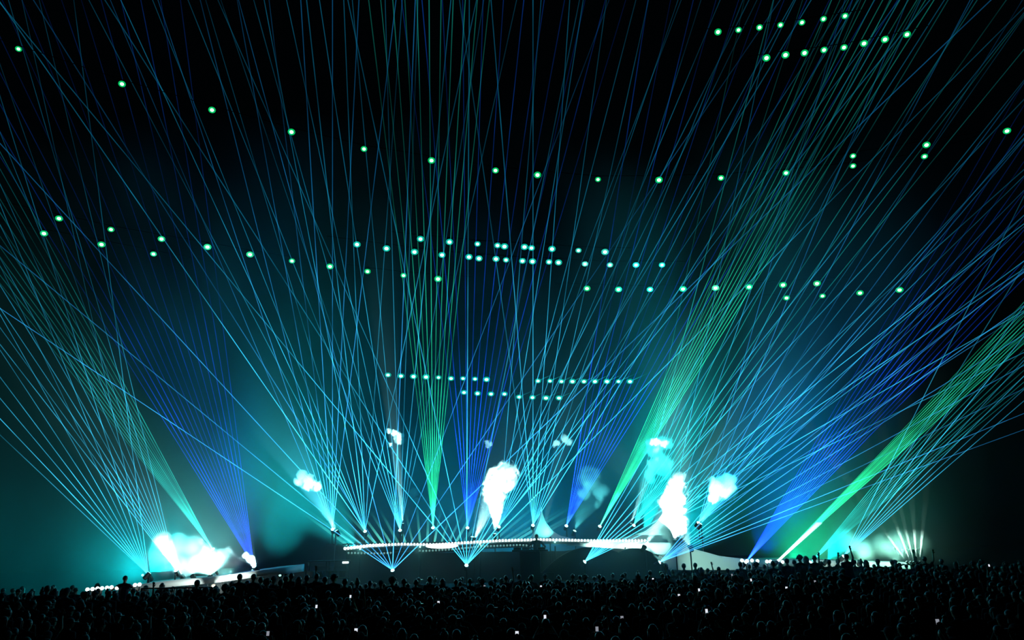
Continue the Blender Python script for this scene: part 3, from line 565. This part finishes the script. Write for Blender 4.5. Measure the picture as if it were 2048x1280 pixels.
# ------------------------------------------------------------------ people
def build_person(name, J, shirt, voxel=0.015, bare_arms=True):
    """J: joints. One closed body surface from overlapping tapered limbs, fused by a voxel remesh."""
    segs = []   # (a, b, ra, rb, material slot)  0 skin 1 shirt 2 trousers 3 shoe
    def S(a, b, ra, rb, m): segs.append((Vector(a), Vector(b), ra, rb, m))
    pel, ch, nk, hd = J['pelvis'], J['chest'], J['neck'], J['head']
    bm = bmesh.new()
    def limb(a, b, ra, rb, m): S(a, b, ra, rb, m); capsule(bm, a, b, ra, rb)
    pel, ch, nk, hd = Vector(pel), Vector(ch), Vector(nk), Vector(hd)
    # torso
    for sx in (-1, 1):
        limb(pel + Vector((sx*0.07, 0, -0.02)), ch + Vector((sx*0.085, 0, -0.05)), 0.105, 0.105, 1)
        limb(ch + Vector((sx*0.06, 0, -0.02)), Vector(J['sh'][0 if sx < 0 else 1]), 0.095, 0.062, 1)
        limb(nk + Vector((sx*0.01, 0, 0.0)), Vector(J['sh'][0 if sx < 0 else 1]) + Vector((-sx*0.02, 0, 0.01)), 0.055, 0.05, 1)
    limb(pel, ch, 0.12, 0.13, 1)
    limb(pel + Vector((-0.06, -0.01, -0.05)), pel + Vector((0.06, -0.01, -0.05)), 0.115, 0.115, 2)
    limb(nk + Vector((0, 0, 0.035)), hd + Vector((0, -0.005, -0.06)), 0.055, 0.052, 0); capsule(bm, nk + Vector((0, 0, -0.05)), nk + Vector((0, 0, 0.04)), 0.06, 0.055)
    S(nk + Vector((0, -0.02, -0.08)), nk + Vector((0, -0.01, 0.0)), 0.075, 0.062, 1)
    hf = Vector(J.get('face', (0, 1, 0))).normalized(); side = Vector((0, 0, 1)).cross(hf).normalized(); upv = hf.cross(side).normalized()*-1
    upv = Vector((0, 0, 1))
    rot = Matrix((side, hf, upv)).transposed().to_quaternion()
    def hp(x, y, z): return hd + side*x + hf*y + upv*z
    ball(bm, hd + hf*-0.005 + upv*0.02, 1, 0.077, 0.096, 0.100, 3, rot); S(hd, hd + Vector((0, 0, 0.03)), 0.09, 0.09, 0)
    ball(bm, hp(0, 0.02, -0.05), 1, 0.056, 0.066, 0.066, 2, rot); S(hp(0, 0.03, -0.07), hp(0, 0.03, -0.05), 0.06, 0.06, 0)
    ball(bm, hp(0, 0.098, -0.012), 0.017, 0.8, 1.2, 1.5, 2, rot); ball(bm, hp(0, 0.085, -0.055), 0.022, 1.1, 0.6, 0.45, 2, rot)
    for sx in (-1, 1):
        ball(bm, hp(sx*0.078, -0.005, 0.0), 0.022, 0.5, 0.8, 1.4, 2, rot); ball(bm, hp(sx*0.031, 0.083, 0.026), 0.017, 1.3, 0.6, 0.6, 2, rot)
    for i in (0, 1):
        sh, el, wr, tip = [Vector(v) for v in (J['sh'][i], J['el'][i], J['wr'][i], J['tip'][i])]
        limb(sh, sh.lerp(el, 0.55), 0.060, 0.050, 1); limb(sh.lerp(el, 0.5), el, 0.047, 0.040, 0 if bare_arms else 1)
        limb(el, wr, 0.041, 0.027, 0 if bare_arms else 1)
        d = (tip - wr).normalized(); s2 = d.cross(Vector((0, 1, 0.2))).normalized() * (1 if i else -1); n2 = d.cross(s2)
        pc = wr + d*0.05
        ball(bm, pc, 1, 0.042, 0.020, 0.052, 2, Matrix((s2, n2, d)).transposed().to_quaternion()); S(wr, pc + d*0.04, 0.035, 0.04, 0)
        for f, (o, L) in enumerate(((-0.031, 0.062), (-0.011, 0.078), (0.010, 0.083), (0.030, 0.073))):
            a = wr + d*0.09 + s2*o; b = a + d*L*0.55 + s2*o*0.25; c2 = b + d*L*0.42 + n2*0.02
            limb(a, b, 0.0125, 0.0115, 0); limb(b, c2, 0.0115, 0.010, 0)
        a = wr + d*0.03 - s2*0.035; limb(a, a + d*0.035 - s2*0.032, 0.015, 0.012, 0); limb(a + d*0.035 - s2*0.032, a + d*0.062 - s2*0.038 + n2*0.01, 0.012, 0.0105, 0)
    for i in (0, 1):
        hp_, kn, an = [Vector(v) for v in (J['hip'][i], J['kn'][i], J['an'][i])]
        limb(hp_, kn, 0.090, 0.060, 2); limb(kn, an, 0.060, 0.042, 2)
        t = an + Vector((0, 0.15, -0.045)); limb(an + Vector((0, -0.03, -0.035)), t, 0.042, 0.036, 3)
    me = bpy.data.meshes.new('t'); bm.to_mesh(me); bm.free()
    o = bpy.data.objects.new('t', me); COL.objects.link(o)
    rm = o.modifiers.new('r', 'REMESH'); rm.mode = 'VOXEL'; rm.voxel_size = voxel
    sm = o.modifiers.new('s', 'SMOOTH'); sm.factor = 0.5; sm.iterations = 2
    dg = bpy.context.evaluated_depsgraph_get(); me2 = bpy.data.meshes.new_from_object(o.evaluated_get(dg))
    bpy.data.objects.remove(o); bpy.data.meshes.remove(me)
    me2.name = name; me2.materials.clear()
    for m in (M['skin'], shirt, M['trousers'], M['shoe']): me2.materials.append(m)
    for p in me2.polygons:
        c = p.center; best = 9; bi = 0
        for (a, b, ra, rb, m) in segs:
            ab = b - a; t = max(0, min(1, (c - a).dot(ab) / max(1e-9, ab.length_squared)))
            dd = (c - (a + ab*t)).length - (ra + (rb - ra)*t)
            if dd < best: best = dd; bi = m
        p.material_index = bi; p.use_smooth = True
    return me2

def base(**k):
    J = dict(pelvis=(0, 0, 0.93), chest=(0, 0, 1.28), neck=(0, 0.0, 1.45), head=(0, 0.02, 1.63),
             sh=[(-0.19, 0, 1.41), (0.19, 0, 1.41)], hip=[(-0.09, 0, 0.90), (0.09, 0, 0.90)], kn=[(-0.11, 0.03, 0.49), (0.11, 0.03, 0.49)], an=[(-0.13, -0.02, 0.09), (0.13, -0.02, 0.09)],
             el=[(-0.25, -0.02, 1.12), (0.25, -0.02, 1.12)], wr=[(-0.26, 0.10, 0.88), (0.26, 0.10, 0.88)], tip=[(-0.25, 0.15, 0.72), (0.25, 0.15, 0.72)])
    J.update(k); return J
POSES = {
 'still': base(),
 'turned': base(face=(0.75, 0.66, 0), head=(0.01, 0.02, 1.63)),
 'one_arm': base(el=[(-0.25, -0.02, 1.12), (0.30, 0.10, 1.62)], wr=[(-0.26, 0.10, 0.88), (0.26, 0.12, 1.88)], tip=[(-0.25, 0.15, 0.72), (0.25, 0.14, 2.05)]),
 'two_arms': base(el=[(-0.36, 0.06, 1.60), (0.36, 0.06, 1.60)], wr=[(-0.33, 0.10, 1.86), (0.40, 0.10, 1.85)], tip=[(-0.30, 0.12, 2.03), (0.44, 0.12, 2.02)]),
 'filming': base(el=[(-0.24, 0.22, 1.36), (0.24, 0.22, 1.36)], wr=[(-0.12, 0.34, 1.58), (0.12, 0.34, 1.58)], tip=[(-0.04, 0.38, 1.72), (0.04, 0.38, 1.72)]),
 'high_phone': base(el=[(-0.25, -0.02, 1.12), (0.27, 0.20, 1.60)], wr=[(-0.26, 0.10, 0.88), (0.20, 0.32, 1.84)], tip=[(-0.25, 0.15, 0.72), (0.18, 0.36, 1.98)]),
 'crossed': base(el=[(-0.27, 0.02, 1.14), (0.27, 0.02, 1.14)], wr=[(0.02, 0.22, 1.18), (-0.02, 0.24, 1.14)], tip=[(0.18, 0.18, 1.20), (-0.18, 0.20, 1.16)], face=(-0.5, 0.85, 0)),
 'akimbo': base(el=[(-0.42, -0.06, 1.18), (0.42, -0.06, 1.18)], wr=[(-0.20, 0.04, 1.02), (0.20, 0.04, 1.02)], tip=[(-0.10, 0.12, 1.0), (0.10, 0.12, 1.0)]),
 'spread': base(el=[(-0.42, 0.02, 1.28), (0.42, 0.02, 1.28)], wr=[(-0.60, 0.08, 1.08), (0.60, 0.08, 1.08)], tip=[(-0.70, 0.1, 0.96), (0.70, 0.1, 0.96)]),
 'head_hold': base(el=[(-0.40, 0.04, 1.52), (0.40, 0.04, 1.52)], wr=[(-0.22, 0.0, 1.72), (0.22, 0.0, 1.72)], tip=[(-0.08, -0.02, 1.75), (0.08, -0.02, 1.75)]),
}
def hair_mesh(kind, face=(0, 1, 0), head=(0, 0.02, 1.63)):
    bm = bmesh.new(); hd = Vector(head); hf = Vector(face).normalized(); side = Vector((0, 0, 1)).cross(hf) * -1
    rot = Matrix((side, hf, Vector((0, 0, 1)))).transposed().to_quaternion()
    if side.cross(hf).z < 0: side = -side; rot = Matrix((side, hf, Vector((0, 0, 1)))).transposed().to_quaternion()
    if kind in ('short', 'long', 'bun', 'curly'):
        ball(bm, hd - hf*0.018 + Vector((0, 0, 0.035)), 1, 0.086, 0.102, 0.100, 3, rot)
        if kind == 'long':
            for k in range(7):
                a = R(-75 + 25*k); dv = (-hf*math.cos(a) + side*math.sin(a))
                capsule(bm, hd + dv*0.085 + Vector((0, 0, 0.02)), hd + dv*0.10 + Vector((0, 0, -0.24)), 0.034, 0.022, 8)
        if kind == 'bun': ball(bm, hd - hf*0.05 + Vector((0, 0, 0.145)), 0.045, sub=2)
        if kind == 'curly':
            rr = random.Random(3)
            for k in range(26):
                v = Vector((rr.gauss(0, 1), rr.gauss(0, 1) , rr.gauss(0.5, 1))).normalized()
                if v.dot(hf) > 0.55 and v.z < 0.4: continue
                ball(bm, hd + v*0.10 + Vector((0, 0, 0.03)), 0.04, sub=1)
        me_name = 'hair'
    else:
        ball(bm, hd - hf*0.008 + Vector((0, 0, 0.05)), 1, 0.089, 0.106, 0.092, 3, rot)
        sgn = -1 if kind == 'cap_back' else 1
        res = bmesh.ops.create_cone(bm, cap_ends=True, segments=20, radius1=1, radius2=1, depth=1)
        bmesh.ops.transform(bm, matrix=Matrix.Translation(hd + hf*0.11*sgn + Vector((0, 0, 0.045))) @ rot.to_matrix().to_4x4() @ Matrix.Diagonal((0.075, 0.085, 0.010, 1)), verts=res['verts'])
        me_name = 'cap'
    me = bpy.data.meshes.new(me_name); bm.to_mesh(me); bm.free()
    for p in me.polygons: p.use_smooth = True
    me.materials.append(M['cap'] if me_name == 'cap' else M['fair'] if kind == 'bun' else M['hair']); return me
BODY = {}; 
for i, (k, J) in enumerate(POSES.items()):
    BODY[k] = [build_person('person', J, SH[i % 3 if k != 'head_hold' else 3], bare_arms=(i % 4 != 1))]
HAIR = {}
for k, J in POSES.items():
    for h in ('short', 'long', 'bun', 'curly', 'cap', 'cap_back'):
        HAIR[k, h] = hair_mesh(h, J.get('face', (0, 1, 0)), J['head'])
HW = {'short': 'short hair', 'long': 'long hair', 'bun': 'hair in a bun', 'curly': 'curly hair', 'cap': 'a cap', 'cap_back': 'a cap worn backwards'}
HP = {'short': 'short-haired', 'long': 'long-haired', 'bun': 'bun-haired', 'curly': 'curly-haired', 'cap': 'capped', 'cap_back': 'back-to-front-capped'}
PW = {'still': 'standing still', 'turned': 'with head turned right', 'one_arm': 'with right arm raised', 'two_arms': 'with both arms raised', 'filming': 'holding a phone up in both hands', 'high_phone': 'holding a phone high in one hand',
      'crossed': 'with arms folded', 'akimbo': 'with elbows out', 'spread': 'with arms held out wide', 'head_hold': 'with both hands on the head'}
def person(loc, pose, hair, label, group, sc=1.0, rz=0.0):
    o = new_obj('person', BODY[pose][0]); o.location = loc; o.scale = (sc,)*3; o.rotation_euler = (0, 0, rz)
    tag(o, label, 'person', group)
    h = new_obj('cap' if 'cap' in hair else 'hair', HAIR[pose, hair], o)
    return o
placed = []
def skyline(px, py, Y, pose, hair, label, group, rz=0.0):
    top = P(px, py, Y); z0 = gz(top.x, Y); hgt = top.z - z0
    s = max(0.86, min(1.14, hgt / 1.77))
    z = z0 + (hgt - 1.77 * s)
    person((top.x, Y, z), pose, hair, label, group, s, rz); placed.append((top.x, Y))
POS_TXT = lambda px: 'far left' if px < 300 else 'left' if px < 620 else 'centre' if px < 1360 else 'right' if px < 1760 else 'far right'
L = [(27,1186,28,'still','short'),(60,1184,28,'turned','short'),(96,1170,27,'still','short'),(110,1176,28.5,'crossed','long'),(134,1175,26,'akimbo','cap'),(172,1184,26,'still','curly'),(190,1181,27.5,'turned','cap'),
 (219,1181,26,'still','short'),(232,1185,28,'still','long'),(259,1186,27,'still','short'),(272,1191,25.5,'turned','short'),(287,1182,27,'one_arm','short'),(310,1190,26,'still','bun'),(332,1185,26,'still','curly'),(347,1187,28,'still','short'),(360,1177,27,'still','long'),
 (377,1180,26,'akimbo','curly'),(395,1159,28,'still','short'),(412,1173,27,'turned','short'),(431,1176,26.5,'still','cap'),(451,1168,28,'crossed','curly'),(466,1172,27,'still','short'),(480,1147,29,'akimbo','short'),(495,1160,30,'still','long'),(508,1147,29,'akimbo','short'),(522,1153,30,'still','short'),(535,1157,28,'still','curly'),
 (548,1152,29,'akimbo','cap'),(562,1158,28,'still','short'),(572,1151,30,'turned','short'),(583,1145,30,'still','short'),(598,1152,28,'still','long'),(614,1149,30,'one_arm','short'),(634,1146,30,'still','short'),(650,1152,29,'still','short'),(668,1148,29,'turned','curly'),(690,1156,28,'still','short'),
 (715,1158,29,'still','bun'),(740,1160,30,'still','short'),(762,1160,29,'still','cap_back'),(785,1153,29,'still','curly'),(808,1156,29,'still','short'),(832,1158,30,'still','short'),(860,1152,31,'turned','short'),(885,1156,31,'still','long'),(912,1158,31,'still','short'),(940,1156,31,'still','short'),(965,1157,30,'still','curly'),
 (990,1155,32,'still','short'),(1012,1150,32,'one_arm','short'),(1038,1148,33,'still','short'),(1063,1149,33,'turned','short'),(1090,1147,33,'still','cap'),(1117,1150,33,'still','long'),(1145,1147,33,'still','short'),(1170,1149,33,'crossed','curly'),(1198,1148,33,'still','short'),(1225,1146,34,'still','short'),
 (1250,1144,34,'turned','short'),(1275,1143,34,'still','bun'),(1300,1140,34,'still','short'),(1322,1142,34,'one_arm','short'),(1345,1138,35,'still','short'),(1367,1126,35,'akimbo','short'),(1390,1125,36,'still','short'),(1402,1134,35,'still','long'),(1415,1136,36,'one_arm','short'),(1437,1133,35,'still','short'),(1455,1137,36,'turned','cap'),
 (1480,1123,35,'akimbo','short'),(1498,1128,36,'still','short'),(1512,1124,35,'still','curly'),(1528,1128,36,'still','short'),(1545,1121,34,'akimbo','short'),(1560,1124,36,'still','long'),(1573,1116,34,'still','short'),(1588,1119,35,'turned','short'),(1599,1110,34,'still','curly'),(1611,1111,35,'akimbo','long'),(1628,1110,34,'still','short'),(1642,1122,35,'still','short'),
 (1657,1118,34,'two_arms','short'),(1675,1117,35,'still','short'),(1692,1107,33,'one_arm','short'),(1708,1119,35,'still','short'),(1721,1119,35,'still','bun'),(1731,1119,34,'still','long'),(1748,1128,35,'turned','short'),(1755,1118,34,'still','cap'),(1771,1131,35,'still','short'),(1783,1119,35,'still','short'),(1798,1126,35,'crossed','curly'),
 (1812,1128,36,'head_hold','short'),(1824,1125,35,'one_arm','short'),(1848,1112,34,'two_arms','short'),(1864,1126,36,'still','short'),(1882,1117,35,'still','short'),(1911,1128,36,'one_arm','short'),(1930,1132,36,'still','long'),(1947,1130,36,'still','short'),(1966,1131,36,'still','cap'),(1996,1131,36,'still','short'),(2015,1134,35,'still','short'),(2031,1131,36,'one_arm','short')]
land = [(0, 'at the left edge'), (150, 'by the left round lamps'), (300, 'before the left smoke'), (460, 'by the left blue fan'), (600, 'before the dim rack'),
  (720, 'below the light blue floor laser'), (880, 'below the cyan floor laser'), (1020, 'below the performer'), (1130, 'before the dark humps'), (1340, 'before the pale stage foot'), (1485, 'by the right blue fan'), (1550, 'by the right green shaft'),
  (1640, 'before the cyan light, right'), (1705, 'before the pale smoke, right'), (1790, 'under the five white shafts'), (1860, 'at the dark right end')]
seen = {}
for (px, py, Y, po, ha) in L:
    lm = [t for x, t in land if px >= x][-1]
    lab0 = (po, ha, lm); c = seen.get(lab0, 0); seen[lab0] = c + 1
    pre = ['', 'another ', 'one more ', 'yet another '][min(3, c)]
tot = dict(seen); seen = {}
for (px, py, Y, po, ha) in L:
    lm = [t for x, t in land if px >= x][-1]; key = (po, ha, lm); c = seen.get(key, 0); seen[key] = c + 1; n = tot[key]
    pos = '' if n == 1 else (['left', 'right'][c] if n == 2 else ordn[c]) + ' '
    skyline(px, py, Y, po, ha, f'{pos}{HP[ha]} person {PW[po]}, {lm}', 'spectators along the skyline of the crowd', random.uniform(-0.15, 0.15))
# a person in the haze on the left, arms out
tp = P(251, 1151, 31); person((tp.x, 31, tp.z - 1.85), 'spread', 'short', 'person standing taller than the crowd in teal haze, arms held out', None, 1.05)
placed.append((tp.x, 31))

# performer: stands behind the table, facing the crowd
DJB = build_person('performer', POSES['akimbo'], SH[0], 0.013, False)
pt = P(1073, 1067, 37.7)
rs = empty('riser', (pt.x, 37.8, gz(1, 37.8)), 'black riser under the performer', 'platform')
bm = bmesh.new(); zr = pt.z - 1.80 - rs.location.z; box(bm, (0, 0, zr / 2), (1.6, 0.9, zr), 0.02); finish(bm, 'block', M['black'], rs, False)
o = new_obj('person', DJB); o.location = (pt.x, 37.7, pt.z - 1.80); o.rotation_euler = (0, 0, math.pi); tag(o, 'performer with cap and elbows out, silhouetted above the middle of the deck', 'person')
new_obj('cap', HAIR['akimbo', 'cap'], o)

# people with phones
bm = bmesh.new(); box(bm, (0, 0, 0), (0.062, 0.008, 0.125), 0.003); phb = bpy.data.meshes.new('body'); bm.to_mesh(phb); bm.free(); phb.materials.append(M['phone'])
bm = bmesh.new(); box(bm, (0, -0.006, 0), (0.052, 0.002, 0.080)); phs = bpy.data.meshes.new('screen'); bm.to_mesh(phs); bm.free(); phs2 = phs.copy(); phs.materials.append(M['screen']); phs2.materials.append(M['screen_dim'])
PH = [(1034,1268,1,'nearest, at the bottom centre'),(1090,1234,1,'below the performer, low in the picture'),(1082,1174,1,'just below the performer'),(701,1193,1,'below the left tip of the deck'),(1306,1159,1,'below the right dark hump'),(1398,1180,1,'below the right foot of the stage'),(1358,1192,1,'under the tall smoke column'),
 (1194,1258,0,'at the bottom, right of centre'),(712,1262,1,'at the bottom, left of centre'),(536,1267,0,'at the bottom, below the left wing'),(877,1206,1,'below the cyan floor laser'),(1413,1222,1,'low in the picture, right of centre'),(1573,1177,1,'below the green shaft on the right'),(1502,1160,1,'below the right blue fan'),
 (969,1173,0,'left of the performer'),(1978,1131,1,'at the far right edge of the crowd'),(1875,1244,0,'in the dark bottom right corner'),(633,1213,1,'in the dark left of centre'),(1630,1164,0,'below the cyan light on the right'),(1464,1150,0,'between the right hump and the blue fan'),(1244,1237,0,'in the black lower centre')]
for i, (px, py, br, txt) in enumerate(PH):
    pose = 'filming' if i % 2 else 'high_phone'; hz_, hx, hy = (1.76, 0.0, 0.40) if pose == 'filming' else (2.0, 0.18, 0.40)
    Y = 20.0
    for _ in range(30):
        t = P(px, py, Y); zz = t.z - gz(t.x, Y); Y += (zz - hz_) * 8 if abs(zz - hz_) > 0.003 else 0
        Y = max(9.5, min(36, Y))
    t = P(px, py, Y)
    ph = empty('phone', t, f'lit phone held up {txt}', 'phone', 'phones held up in the crowd', rot=(R(-8), 0, R(random.uniform(-8, 8))))
    k = 1.25 if Y > 25 else 1.0
    a = new_obj('body', phb, ph); b = new_obj('screen', phs if br else phs2, ph)
    person((t.x - hx, Y - hy, gz(t.x, Y)), pose, random.choice(('short', 'long', 'short', 'curly')), f'person holding up a phone {txt}', 'spectators holding phones')
    placed.append((t.x - hx, Y - hy))

# the dark mass of the crowd
zones = [(-1e9, 'far left'), (-5.5, 'left'), (-2, 'centre'), (2, 'right'), (5.5, 'far right')]
rnd = random.Random(5); y = 10.4; crowd = []; rest = []
while y < 34:
    sp = 0.92 if y < 20 else 0.98; half = y * 0.73 + 0.4
    x = -half + rnd.uniform(0, sp)
    while x < half:
        X, Yv = x + rnd.uniform(-0.22, 0.22) * sp, y + rnd.uniform(-0.25, 0.25) * sp
        if all((X - a) ** 2 + (Yv - b) ** 2 > 0.30 for a, b in placed):
            po = rnd.choices(('still', 'turned', 'one_arm', 'crossed', 'akimbo', 'head_hold', 'two_arms'), (9, 5, 0.8 if y < 20 else 0.0, 3, 2, 0.4, 0.3 if y < 18 else 0))[0]
            ha = rnd.choice(('short', 'short', 'long', 'curly', 'cap', 'bun', 'cap_back'))
            r_, sc__ = rnd.uniform(-0.4, 0.4), rnd.uniform(0.90, 1.0)
            (crowd if len(crowd) < 178 else rest).append((X, Yv, po, ha, sc__, r_)); placed.append((X, Yv))
        x += sp
    y += sp * 1.02
keys = {}
for c in crowd:
    z = [t for a, t in zones if c[0] / c[1] * 14 >= a][-1]; dep = 'nearest' if c[1] < 13 else 'near' if c[1] < 17 else 'middle'
    keys.setdefault((c[2], c[3], z, dep), []).append(c)
for (po, ha, z, dep), cs in keys.items():
    cs.sort(key=lambda c: c[0] / c[1])
    for i, c in enumerate(cs):
        pre = '' if len(cs) == 1 else ordn[i] + ' from left, '
        person((c[0], c[1], gz(c[0], c[1])), po, ha, f'{pre}{HP[ha]} person {PW[po]}, {dep} rows, {z}', 'spectators in the dark crowd', c[4], c[5])
# the rest, farther and hidden up to the head: one object
def light_copy(me, ratio):
    o = bpy.data.objects.new('t', me.copy()); COL.objects.link(o); d = o.modifiers.new('d', 'DECIMATE'); d.ratio = ratio
    dg = bpy.context.evaluated_depsgraph_get(); m2 = bpy.data.meshes.new_from_object(o.evaluated_get(dg)); bpy.data.objects.remove(o); return m2
import numpy as np
LB = {k: light_copy(BODY[k][0], 0.12) for k in ('still', 'turned', 'crossed', 'akimbo')}
vv, ff, mi, off = [], [], [], 0
def pull(me):
    me.calc_loop_triangles(); n = len(me.vertices); co = np.empty(n*3); me.vertices.foreach_get('co', co)
    t = np.empty(len(me.loop_triangles)*3, dtype=np.int64); me.loop_triangles.foreach_get('vertices', t)
    pi = np.empty(len(me.loop_triangles), dtype=np.int64); me.loop_triangles.foreach_get('polygon_index', pi)
    pm = np.empty(len(me.polygons), dtype=np.int64); me.polygons.foreach_get('material_index', pm)
    return co.reshape(-1, 3), t.reshape(-1, 3), pm[pi]
CB = {k: pull(v) for k, v in LB.items()}; CH = {(k, h): pull(HAIR[k, h]) for k in LB for h in ('short', 'long', 'curly', 'cap', 'bun', 'cap_back')}
for (X, Yv, po, ha, sc__, r_) in rest:
    po = po if po in LB else 'still'
    c, s2 = math.cos(r_), math.sin(r_); Rm = np.array([[c, -s2, 0], [s2, c, 0], [0, 0, 1]]) * sc__
    for (co, t, pm), isH in ((CB[po], 0), (CH[po, ha], 1)):
        vv.append(co @ Rm.T + np.array([X, Yv, gz(X, Yv)])); ff.append(t + off); mi.append(np.full(len(t), 4) if isH else pm); off += len(co)
me = bpy.data.meshes.new('distant_crowd'); V_, F_, I_ = np.concatenate(vv), np.concatenate(ff), np.concatenate(mi)
me.from_pydata(V_.tolist(), [], F_.tolist()); me.polygons.foreach_set('material_index', I_.astype(np.int32))
for m_ in (M['skin'], SH[0], M['trousers'], M['shoe'], M['hair']): me.materials.append(m_)
tag(new_obj('distant_crowd', me), 'tightly packed farther rows of the dark crowd behind the nearer people', 'crowd', kind='stuff')
print('crowd', len(crowd), len(rest), len(L))

# ------------------------------------------------------------------ barrier and round lamps on the left
bz = P(345, 1176, 29.5); e = empty('crowd_barrier', (bz.x, 29.5, gz(bz.x, 29.5)), 'thin dark metal barrier in front of the white smoke on the left', 'barrier')
bh = bz.z - e.location.z; x0 = P(283, 1176, 29.5).x - bz.x; x1 = P(425, 1176, 29.5).x - bz.x
bm = bmesh.new(); tube(bm, (x0, 0, bh), (x1, 0, bh), 0.025, seg=8); tube(bm, (x0, 0, bh - 0.9), (x1, 0, bh - 0.9), 0.02, seg=8); finish(bm, 'rail', M['steel'], e)
n = 7
for k in range(n):
    x = x0 + (x1 - x0) * k / (n - 1); bm = bmesh.new(); tube(bm, (x, 0, 0), (x, 0, bh), 0.025, seg=8); finish(bm, 'post', M['steel'], e)
fl = [(175, 1179), (185, 1178), (195, 1177), (204, 1176.5), (214, 1175.5), (223, 1174.5), (234, 1176), (270, 1170), (279, 1169)]
for i, (px, py) in enumerate(fl):
    p = P(px, py, 31); e = empty('round_lamp', (p.x, 31, gz(p.x, 31)), f'{ordn[i]} from the left of the low round white lamps by the left wing', 'lamp', 'round lamps in a row by the left wing')
    b = new_obj('bulb', bme, e); b.location = p - e.location; b.scale = (0.075,)*3
    bm = bmesh.new(); tube(bm, (0, 0, 0), (0, 0, p.z - e.location.z), 0.03, seg=8); finish(bm, 'post', M['steel'], e)
fr = [(1484, 1121), (1494, 1122), (1504, 1121), (1515, 1122), (1534, 1123), (1541, 1123), (1565, 1124)]
for i, (px, py) in enumerate(fr):
    p = P(px, py, 38.4); e = empty('round_lamp', (p.x, 38.4, gz(p.x, 38.4)), f'{ordn[i]} from the left of the low round white lamps by the right wing', 'lamp', 'round lamps in a row by the right wing')
    b = new_obj('bulb', bme, e); b.location = p - e.location; b.scale = (0.085,)*3
    bm = bmesh.new(); tube(bm, (0, 0, 0), (0, 0, p.z - e.location.z), 0.03, seg=8); finish(bm, 'post', M['steel'], e)
# added lights that brighten the white curve, foot and wings
wash(1330, 1130, 36.5, 1305, 1062, 40.6, 1500, (0.3, 1.0, 0.92), 34, 'added white light at the foot of the white sail', 0.8, group=wg)
wash(1100, 1074, 40.1, 1086, 1046, 40.6, 110, (0.12, 1.0, 0.92), 120, 'added white light under the pointed tip', 0.8, group=wg, sc=0.4)
wash(1195, 1102, 38.8, 1200, 1090, 39.6, 260, (0.5, 1.0, 0.92), 140, 'added white light behind the left dark hump', 0.8, group=wg, sc=0.3)
wash(1268, 1103, 38.8, 1265, 1090, 39.6, 260, (0.5, 1.0, 0.92), 140, 'added white light behind the right dark hump', 0.8, group=wg, sc=0.3)
wash(1400, 1140, 37.0, 1420, 1120, 40.2, 300, (0.5, 1.0, 0.80), 70, 'added white light aimed at the pale right foot of the stage', 0.9, group=wg)
wash(430, 1178, 33.0, 430, 1150, 36, 900, (0.8, 1.0, 0.95), 110, 'added white light aimed at the left wing', 0.9, group=wg)
wash(1700, 1140, 38.0, 1690, 1122, 41.2, 250, (0.8, 1.0, 0.9), 120, 'added white light aimed at the right wing', 0.9, group=wg)
